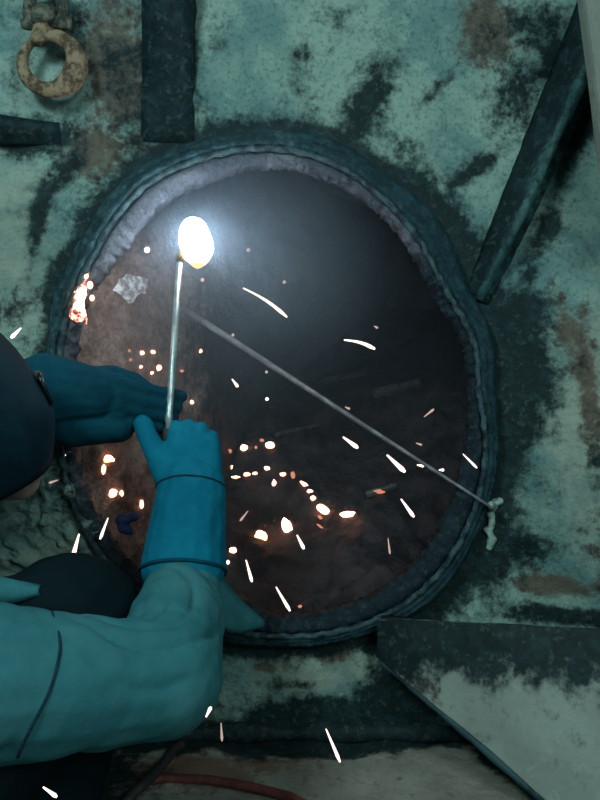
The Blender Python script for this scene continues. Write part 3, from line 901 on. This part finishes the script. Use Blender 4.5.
# collar: stand-up band and a loose flap
cv, cf = [], []
NCN = 36
for k in range(NCN):
    a = 2 * math.pi * k / NCN
    nd = (HC - NEC).normalized(); uu, ww = frame(nd)
    for (h_, r_) in ((-0.03, .088), (0.02, .083), (0.045, .090)):
        cv.append(NEC + nd * h_ + (uu * math.cos(a) + ww * math.sin(a)) * r_)
for k in range(NCN):
    for j in range(2):
        cf.append((k * 3 + j, ((k + 1) % NCN) * 3 + j, ((k + 1) % NCN) * 3 + j + 1, k * 3 + j + 1))
o = mesh_obj('collar', cv, cf, M_jacket, per); m = o.modifiers.new('t', 'SOLIDIFY'); m.thickness = 0.005
fv, ff = [], []
top = spline([P(-60, 566, .80), P(-20, 574, .81), P(15, 582, .82), P(41, 588, .83)], 5); bot = spline([P(-60, 620, .80), P(-20, 606, .81), P(15, 602, .82), P(41, 591, .83)], 5)
n_ = len(top)
for j in range(5):
    for i in range(n_):
        p = top[i].lerp(bot[i], j / 4); p.y -= 0.012 * math.sin(math.pi * j / 4); fv.append(p)
for j in range(4):
    for i in range(n_ - 1):
        a = j * n_ + i; ff.append((a, a + 1, a + n_ + 1, a + n_))
o = mesh_obj('collar_flap', fv, ff, M_jacket, per); m = o.modifiers.new('t', 'SOLIDIFY'); m.thickness = 0.004
fv, ff = [], []
ea = spline([P(214, 566, 1.012), P(226, 584, 1.02), P(244, 605, 1.05), P(263, 622, 1.085)], 4); eb = spline([P(210, 620, .95), P(224, 628, .98), P(240, 632, 1.03), P(263, 624, 1.085)], 4)
for j in range(6):
    for i in range(len(ea)):
        p = ea[i].lerp(eb[i], j / 5); p.y -= 0.010 * math.sin(math.pi * j / 5); fv.append(p)
for j in range(5):
    for i in range(len(ea) - 1):
        a = j * len(ea) + i; ff.append((a, a + 1, a + len(ea) + 1, a + len(ea)))
o = mesh_obj('loose_cuff', fv, ff, M_jacket, per); m = o.modifiers.new('t', 'SOLIDIFY'); m.thickness = 0.004
# trousers and boots
tr = [capsule(HIR, 0.115, KNR, 0.104), capsule(KNR, 0.100, ANR + Vector((0, 0, .05)), 0.062), capsule(KNR, 0.095, P(112, 648, .975), .052), capsule(HIL, 0.115, KNL, 0.085), capsule(KNL, 0.085, ANL, 0.06), capsule(HIR, 0.12, HIL, 0.12),
      capsule(KNR + Vector((-0.09, -0.03, -0.01)), 0.088, KNR, 0.084)]
blob('trousers', tr, 0.006, 3, M_trouser, per, lambda v, n: 0.005 * fbm(v, 9, 4))
bo = [capsule(ANR + Vector((-.02, 0, .05)), .052, ANR + Vector((-.03, 0, -.035)), .048), capsule(ANR + Vector((-.02, 0, -.035)), .046, ANR + Vector((.15, .02, -.045)), .038)]
blob('boot', bo, 0.005, 2, M_boot, per)
bo = [capsule(ANL + Vector((0, .03, .01)), .05, ANL, .048), capsule(ANL, .046, ANL + Vector((-.03, -.16, -.05)), .038)]
blob('boot', bo, 0.005, 2, M_boot, per)

# gauntlet gloves, five separate fingers each
def finger(chain, r):
    return [capsule(chain[i], r * (1 - 0.07 * i), chain[i + 1], r * (1 - 0.07 * (i + 1)), 12) for i in range(len(chain) - 1)]
gr = [capsule(P(184, 566, 1.017), 0.0600, P(191, 492, 1.068), 0.0520)]
gr += [capsule(P(x0, 488, 1.075), 0.024, P(x1, 447, 1.088), 0.020) for x0, x1 in ((176, 178), (188, 191), (200, 204), (206, 209))]
kn = [(175, 441), (188, 437), (200, 438), (211, 444)]
for i, (x, y) in enumerate(kn):
    k0 = P(x, y, 1.090)
    up = (13, 10, 9, 7)[i]
    gr += finger([k0, P(x + 1, y - up, 1.122), P(x - 7, y - up + 3, 1.146), P(x - 16, y - up + 16, 1.138)], (0.0135, 0.0138, 0.0130, 0.0118)[i])
gr += [capsule(P(174, 484, 1.07), 0.026, P(160, 458, 1.08), 0.020)] + finger([P(160, 460, 1.08), P(149, 440, 1.088), P(143, 424, 1.094)], 0.0175)
gl, gg = blob('glove', gr, 0.003, 3, M_glove, per, lambda v, n: 0.0020 * fbm(v, 28, 4))
gl['label'] = 'bright blue gauntlet glove with a stitched wrist seam'
BV_g = BVHTree.FromPolygons(gg[0], gg[1])
axw = (P(191, 492, 1.068) - P(186, 560, 1.02)).normalized(); uu, ww = frame(axw)
def around(center, lift):
    pts = []
    for k in range(41):
        a = 2 * math.pi * k / 40
        dr = uu * math.cos(a) + ww * math.sin(a)
        h = BV_g.ray_cast(center + dr * 0.16, -dr)
        if h[0] is not None: pts.append(h[0] + dr * lift)
    return pts
V, F = tube(around(P(190, 488, 1.07), 0.0004), 0.0016, 6); mesh_obj('wrist_seam', V, F, M_thread, gl)
V, F = tube(around(P(184, 571, 1.012), 0.001), 0.0028, 6); mesh_obj('cuff_hem', V, F, M_gloveshade, gl)
# other hand
gl_ = [capsule(P(46, 392, 1.09), 0.060, P(92, 394, 1.10), 0.044), capsule(P(70, 425, 1.10), .034, P(118, 426, 1.11), .026)]
gl_ += [capsule(P(80, y0, 1.10), 0.022, P(118, y1, d_), 0.0165) for y0, y1, d_ in ((380, 384, 1.100), (388, 394, 1.096), (396, 404, 1.096), (400, 414, 1.100))]
for i, (y, d_) in enumerate(((384, 1.100), (395, 1.096), (405, 1.096), (416, 1.102))):
    gl_ += finger([P(118, y, d_), P(146 - i * 3, y + 6, d_ + 0.008), P(168 - i * 3, y + 10, d_ + 0.026), P(181 - i * 4, y + 12, d_ + 0.042)], (0.0132, 0.0138, 0.0132, 0.0115)[i])
gl_ += finger([P(92, 376, 1.115), P(114, 374, 1.130), P(132, 380, 1.142), P(150, 390, 1.146)], 0.0155)
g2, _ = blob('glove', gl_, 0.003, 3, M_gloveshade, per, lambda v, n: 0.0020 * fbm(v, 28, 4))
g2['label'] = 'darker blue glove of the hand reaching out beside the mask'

# ------------------------------------------------------------------ molten cut, embers and sparks
def lump(name, c, sx, sy, sz, mat, label, cat, group=None, seed=0.0):
    bm = bmesh.new(); bmesh.ops.create_icosphere(bm, subdivisions=2, radius=1.0)
    for v in bm.verts:
        k = 1 + 0.35 * fbm(v.co + Vector((seed, 0, 0)), 1.3, 3)
        v.co = Vector((v.co.x * sx * k, v.co.y * sy * k, v.co.z * sz * k))
    me = bpy.data.meshes.new(name); bm.to_mesh(me); bm.free()
    me.polygons.foreach_set('use_smooth', [True] * len(me.polygons))
    me.materials.append(mat)
    o = bpy.data.objects.new(name, me); o.location = c; COL.objects.link(o)
    return tag(o, label, cat, group)

mc = empty('molten_cut', P(78, 300, 1.19), 'white-hot molten metal dripping down the burning edge of the rim', 'molten metal')
shapes = [capsule(P(85, 287, 1.178), .0035, P(80, 297, 1.172), .008), capsule(P(80, 297, 1.172), .007, P(79, 308, 1.174), .009), capsule(P(79, 310, 1.174), .008, P(84, 315, 1.178), .004)]
blob('molten_core', shapes, 0.003, 1, E_emberhot, mc, lambda v, n: 0.005 * fbm(v, 60, 3))
blob('glowing_edge', [capsule(P(90, 272, 1.186), .004, P(78, 294, 1.180), .009), capsule(P(78, 294, 1.180), .009, P(78, 314, 1.180), .010), capsule(P(78, 314, 1.180), .009, P(86, 323, 1.186), .005)], 0.0025, 1, E_edge, mc, lambda v, n: 0.006 * fbm(v, 50, 4))
for i, (x, y, r_) in enumerate([(90, 285, .005), (92, 298, .004), (86, 276, .004)]):
    V, F = ellipsoid(P(x, y, 1.178), [Vector((r_, 0, 0)), Vector((0, r_, 0)), Vector((0, 0, r_ * 1.3))], 8, 6); mesh_obj('droplet', V, F, E_ember, mc)
V, F = tube([P(82, 312, 1.176), P(72, 320, 1.172)], [.004, .001], 6)

EMB = [ # px, py, w, h, material, label
    (130, 352, 3, 3, E_emberdim, 'dim small ember on the rusty plate topmost in the cluster by the torch tube'),
    (142, 354, 5, 4, E_ember, 'round bright ember on the rusty plate in the middle of the cluster by the torch'),
    (153, 353, 5, 4, E_ember, 'pinkish round ember on the rusty plate just beside the torch tube'),
    (131, 361, 3, 3, E_emberdim, 'faint dot ember under the upper end of the cluster by the torch'),
    (141, 368, 4, 3, E_ember, 'small ember in the middle of the cluster above the darker glove'),
    (131, 374, 4, 4, E_spark, 'white ember dot nearest the darker glove fingers'),
    (152, 374, 4, 3, E_ember, 'low ember of the cluster, next to the elongated one by the torch'),
    (159, 369, 6, 5, E_ember, 'elongated slanting ember touching the silhouette of the torch tube'),
    (200, 352, 5, 4, E_ember, 'lone bright ember just past the torch tube near the rod'),
    (181, 372, 6, 3, E_emberdim, 'broken dull ember just past the torch tube'),
    (192, 403, 4, 4, E_ember, 'small ember just above the fingers of the bright blue glove'),
    (155, 401, 5, 5, E_emberdim, 'dull orange ember between the two gloves beside the torch'),
    (108, 460, 11, 6, E_emberhot, 'largest ember between the gauntlet and the pale plate, topmost of its clump'),
    (104, 470, 5, 9, E_ember, 'tall narrow ember hanging below the largest ember beside the gauntlet'),
    (113, 494, 8, 7, E_emberhot, 'square bright ember halfway down beside the gauntlet'),
    (122, 494, 4, 6, E_ember, 'narrow ember paired with the square one beside the gauntlet'),
    (142, 505, 4, 9, E_ember, 'upright ember almost touching the gauntlet edge'),
    (66, 456, 5, 3, E_spark, 'small white ember on the pale wall beside the mask'),
    (244, 449, 6, 7, E_emberhot, 'bright ember at the start of the upper slag row past the gauntlet'),
    (270, 446, 9, 7, E_ember, 'large pink ember in the upper slag row near the grey sliver'),
    (262, 441, 4, 3, E_emberdim, 'tiny dull ember touching the large pink ember of the upper row'),
    (256, 448, 3, 3, E_emberdim, 'faint ember dot between the two bright embers of the upper row'),
    (232, 468, 6, 4, E_ember, 'round ember in the middle slag row closest to the gauntlet'),
    (230, 452, 4, 4, E_emberdim, 'dull ember above the middle row beside the gauntlet'),
    (236, 478, 9, 3, E_ember, 'flat smeared ember at the start of the middle slag row'),
    (247, 475, 6, 4, E_ember, 'second flat ember of the middle slag row'),
    (255, 474, 5, 3, E_ember, 'third flat ember of the middle slag row'),
    (267, 469, 6, 4, E_ember, 'ember at the crest of the middle slag row'),
    (283, 475, 6, 4, E_ember, 'ember of the middle slag row just past its crest'),
    (293, 476, 4, 8, E_emberdim, 'upright faint ember after the crest of the middle slag row'),
    (274, 484, 4, 7, E_ember, 'short upright ember hanging below the middle slag row'),
    (304, 485, 10, 4, E_ember, 'slanting ember leading the curved trail towards the glowing end'),
    (310, 492, 6, 4, E_ember, 'middle ember of the curved trail on the slag'),
    (313, 499, 5, 5, E_ember, 'square ember low on the curved trail on the slag'),
    (323, 510, 12, 7, E_emberhot, 'big slanted ember ending the curved trail on the slag'),
    (347, 515, 12, 5, E_emberhot, 'isolated big orange ember past the end of the curved trail'),
    (320, 518, 5, 3, E_emberdim, 'dull ember just under the big slanted one'),
    (261, 538, 10, 12, E_emberhot, 'big tilted ember in the lower slag row nearer the gauntlet'),
    (287, 527, 8, 14, E_emberhot, 'tall tilted ember in the middle of the lower slag row'),
    (233, 551, 7, 6, E_ember, 'round orange ember of the lower slag row beside the gauntlet'),
    (228, 563, 4, 4, E_spark, 'white ember dot against the gauntlet hem'),
    (320, 527, 8, 2, E_emberdim, 'thin flat dull ember below the big slanted one'),
    (300, 607, 4, 3, E_emberdim, 'faint ember at the very bottom of the opening'),
    (378, 492, 14, 5, E_emberdim, 'dull orange ember along the glowing scrap bar below the rod'),
]
for i, (px, py, w, h, mt, lab) in enumerate(EMB):
    if px < 75: c = P(px, py, WD); c.y = wall_d(px, py); c = P(px, py, c.y - 0.004); nrm = Vector((0, -1, 0))
    else: c, nrm = hit(px, py)
    if c.y > 1.235 or px < 75:
        k = c.y / FPX * (0.6 if mt is E_emberhot else 0.52)
        o = lump('ember', c + Vector((0, -0.003, 0.002)), w * k, (w + h) * 0.35 * k, h * k, mt, lab, 'ember', 'embers glowing on the slag and plates', i * 3.7)
        if w > h and 'slant' in lab: o.rotation_euler = (0, math.radians(35), 0)
        if 'tilted' in lab: o.rotation_euler = (0, math.radians(-20), 0)
SPK = [ # x0,y0,x1,y1,width px, dist, dim?, label   (head of the streak is the second end)
    (243, 288, 287, 317, 3.6, 1.30, 0, 'longest bent white spark streak in the dark above the rod'),
    (344, 340, 375, 349, 4.0, 1.34, 0, 'nearly level bright spark streak high in the opening past the bent one'),
    (343, 437, 358, 448, 4.6, 1.28, 0, 'short thick white spark just under the rod, middle of the opening'),
    (387, 455, 405, 472, 5.2, 1.26, 0, 'thick warm white spark touching the underside of the rod'),
    (463, 454, 477, 468, 2.6, 1.15, 0, 'thin white spark crossing the rim above the end of the rod'),
    (401, 499, 414, 517, 4.0, 1.26, 0, 'white spark falling below the rod toward the rim'),
    (424, 417, 434, 409, 2.6, 1.32, 1, 'faint small upward-slanting spark near the rim above the rod'),
    (276, 587, 290, 611, 3.6, 1.20, 0, 'long white spark falling at the bottom edge of the opening'),
    (246, 560, 252, 582, 3.4, 1.22, 0, 'upright white spark beside the gauntlet hem'),
    (326, 729, 340, 762, 3.6, 1.02, 0, 'long white spark in front of the sooty shelf'),
    (221, 723, 222, 741, 2.8, 1.05, 1, 'small upright dim spark beside the sleeve elbow over the shelf'),
    (388, 538, 390, 554, 2.2, 1.30, 1, 'thin faint upright spark low in the opening'),
    (297, 535, 304, 549, 3.8, 1.26, 0, 'short spark beside the tall tilted ember of the lower row'),
    (108, 518, 100, 539, 3.2, 1.14, 0, 'backward-leaning white spark beside the gauntlet over the pale plate'),
    (79, 534, 73, 556, 4.6, 1.12, 0, 'glowing pink-white spark just above the dark knee'),
    (21, 328, 11, 338, 4.2, 1.05, 0, 'white spark glancing off the top of the mask'),
    (43, 787, 57, 797, 4.2, 0.72, 0, 'white spark low under the sleeve near the hose'),
    (248, 511, 240, 521, 2.6, 1.26, 1, 'dim slanting spark above the lower slag row by the gauntlet'),
    (232, 379, 238, 387, 3.4, 1.30, 0, 'tiny slanted white spark between rod and gloves'),
    (266, 370, 267, 374, 3.0, 1.30, 1, 'tiny dot spark just under the rod, first from the torch'),
    (146, 249, 148, 251, 6.0, 1.22, 0, 'round bright spark between the flame and the rim'),
    (248, 249, 249, 251, 4.0, 1.30, 1, 'small round spark level with the flame in the dark'),
    (284, 281, 285, 283, 3.4, 1.34, 1, 'tiny round spark above the head of the bent streak'),
    (202, 279, 203, 281, 4.0, 1.24, 1, 'small round spark right under the flame'),
    (374, 326, 378, 328, 2.6, 1.36, 1, 'tiny spark above the nearly level streak'),
    (232, 334, 234, 336, 3.2, 1.28, 1, 'tiny round spark on the torch side of the rod'),
    (266, 398, 268, 400, 3.6, 1.30, 0, 'small round spark below the rod in the dark middle'),
    (345, 407, 350, 409, 2.6, 1.30, 1, 'faint tiny spark just above the rod near its middle'),
    (417, 465, 424, 466, 3.4, 1.24, 0, 'small flat white spark under the rod past the thick one'),
    (439, 470, 444, 470, 3.2, 1.22, 0, 'small flat white spark between rod and rim'),
    (416, 443, 422, 445, 2.4, 1.26, 1, 'faint flat spark just above the rod near the rim'),
    (374, 327, 375, 329, 2.6, 1.36, 1, None),
    (206, 717, 211, 707, 4.0, 0.76, 0, 'cluster-like white spark at the sleeve edge below the elbow'),
    (58, 480, 49, 483, 2.6, 1.14, 1, 'small slanted pale spark on the wall below the mask'),
]
for i, (x0, y0, x1, y1, w, d, dim, lab) in enumerate(SPK):
    if not lab: continue
    a, b = P(x0, y0, d), P(x1, y1, d)
    r = w * 0.5 * d / FPX
    n = 7
    pts, rr = [], []
    bend = Vector((0.6, 0, 1)) * 0.0035 if 'bent' in lab else Vector((0, 0, 0))
    for k in range(n):
        t = k / (n - 1)
        pts.append(a.lerp(b, t) + bend * math.sin(math.pi * t))
        rr.append(r * (0.35 + 0.75 * t if k < n - 1 else 0.5))
    if (b - a).length < 3 * r:
        V, F = ellipsoid((a + b) / 2, [Vector((r, 0, 0)), Vector((0, r, 0)), Vector((0, 0, r))], 8, 6)
    else: V, F = tube(pts, rr, 7)
    tag(mesh_obj('spark', V, F, E_sparkdim if dim else E_spark, loc=(a + b) / 2), lab, 'spark', 'flying sparks')

# small blue scrap by the gauntlet
bc = P(128, 524, WD)
shapes = [capsule(P(122, 519, 1.19), 0.009, P(134, 517, 1.185), 0.008), capsule(P(122, 528, 1.19), 0.008, P(130, 531, 1.19), 0.008), capsule(P(121, 519, 1.19), .008, P(122, 529, 1.19), .008)]
o, _ = blob('blue_rag', shapes, 0.003, 2, M_bluecloth, None, lambda v, n: 0.002 * fbm(v, 60, 3))
tag(o, 'small crumpled blue rag caught on the rim beside the gauntlet', 'rag')

# ------------------------------------------------------------------ haze in the chamber
hc = P(285, 372, 1.87)
V, F = ellipsoid(hc, [Vector((.78, 0, 0)), Vector((0, .80, 0)), Vector((0, 0, .80))], 32, 20)
bm = bmesh.new(); bvs = [bm.verts.new(v) for v in V]
for f in F: bm.faces.new([bvs[i] for i in f])
bmesh.ops.recalc_face_normals(bm, faces=bm.faces)
bm.verts.index_update(); F = [tuple(v.index for v in f.verts) for f in bm.faces]; bm.free()
hm = bpy.data.materials.new('haze'); hm.use_nodes = True
nt = hm.node_tree; nt.nodes.remove(nt.nodes['Principled BSDF'])
vsn = nt.nodes.new('ShaderNodeVolumeScatter')
vsn.inputs['Color'].default_value = (0.62, 0.80, 1.0, 1); vsn.inputs['Anisotropy'].default_value = 0.0
tcn = nt.nodes.new('ShaderNodeTexCoord')
mp = nt.nodes.new('ShaderNodeMapping'); mp.vector_type = 'POINT'
mp.inputs['Location'].default_value = tuple(hc - (fc + Vector((0.01, 0.06, 0.02))))
nt.links.new(tcn.outputs['Object'], mp.inputs['Vector'])
ln = nt.nodes.new('ShaderNodeVectorMath'); ln.operation = 'LENGTH'; nt.links.new(mp.outputs[0], ln.inputs[0])
mr = nt.nodes.new('ShaderNodeMapRange'); mr.interpolation_type = 'SMOOTHSTEP'
mr.inputs[1].default_value = 0.05; mr.inputs[2].default_value = 0.40; mr.inputs[3].default_value = 1.0; mr.inputs[4].default_value = 0.10
nt.links.new(ln.outputs['Value'], mr.inputs[0])
nz = nt.nodes.new('ShaderNodeTexNoise'); nz.inputs['Scale'].default_value = 5.0; nz.inputs['Detail'].default_value = 3.0
nt.links.new(tcn.outputs['Object'], nz.inputs['Vector'])
m1 = nt.nodes.new('ShaderNodeMapRange'); m1.inputs[1].default_value = 0.3; m1.inputs[2].default_value = 0.7; m1.inputs[3].default_value = 0.55; m1.inputs[4].default_value = 1.35
nt.links.new(nz.outputs['Fac'], m1.inputs[0])
mm = nt.nodes.new('ShaderNodeMath'); mm.operation = 'MULTIPLY'
nt.links.new(mr.outputs[0], mm.inputs[0]); nt.links.new(m1.outputs[0], mm.inputs[1]); nt.links.new(mm.outputs[0], vsn.inputs['Density'])
nt.links.new(vsn.outputs[0], nt.nodes['Material Output'].inputs['Volume'])
o = mesh_obj('smoke_haze', V, F, hm, loc=hc)
tag(o, 'thin bluish smoke drifting through the oval opening around the flame', 'smoke', kind='stuff')
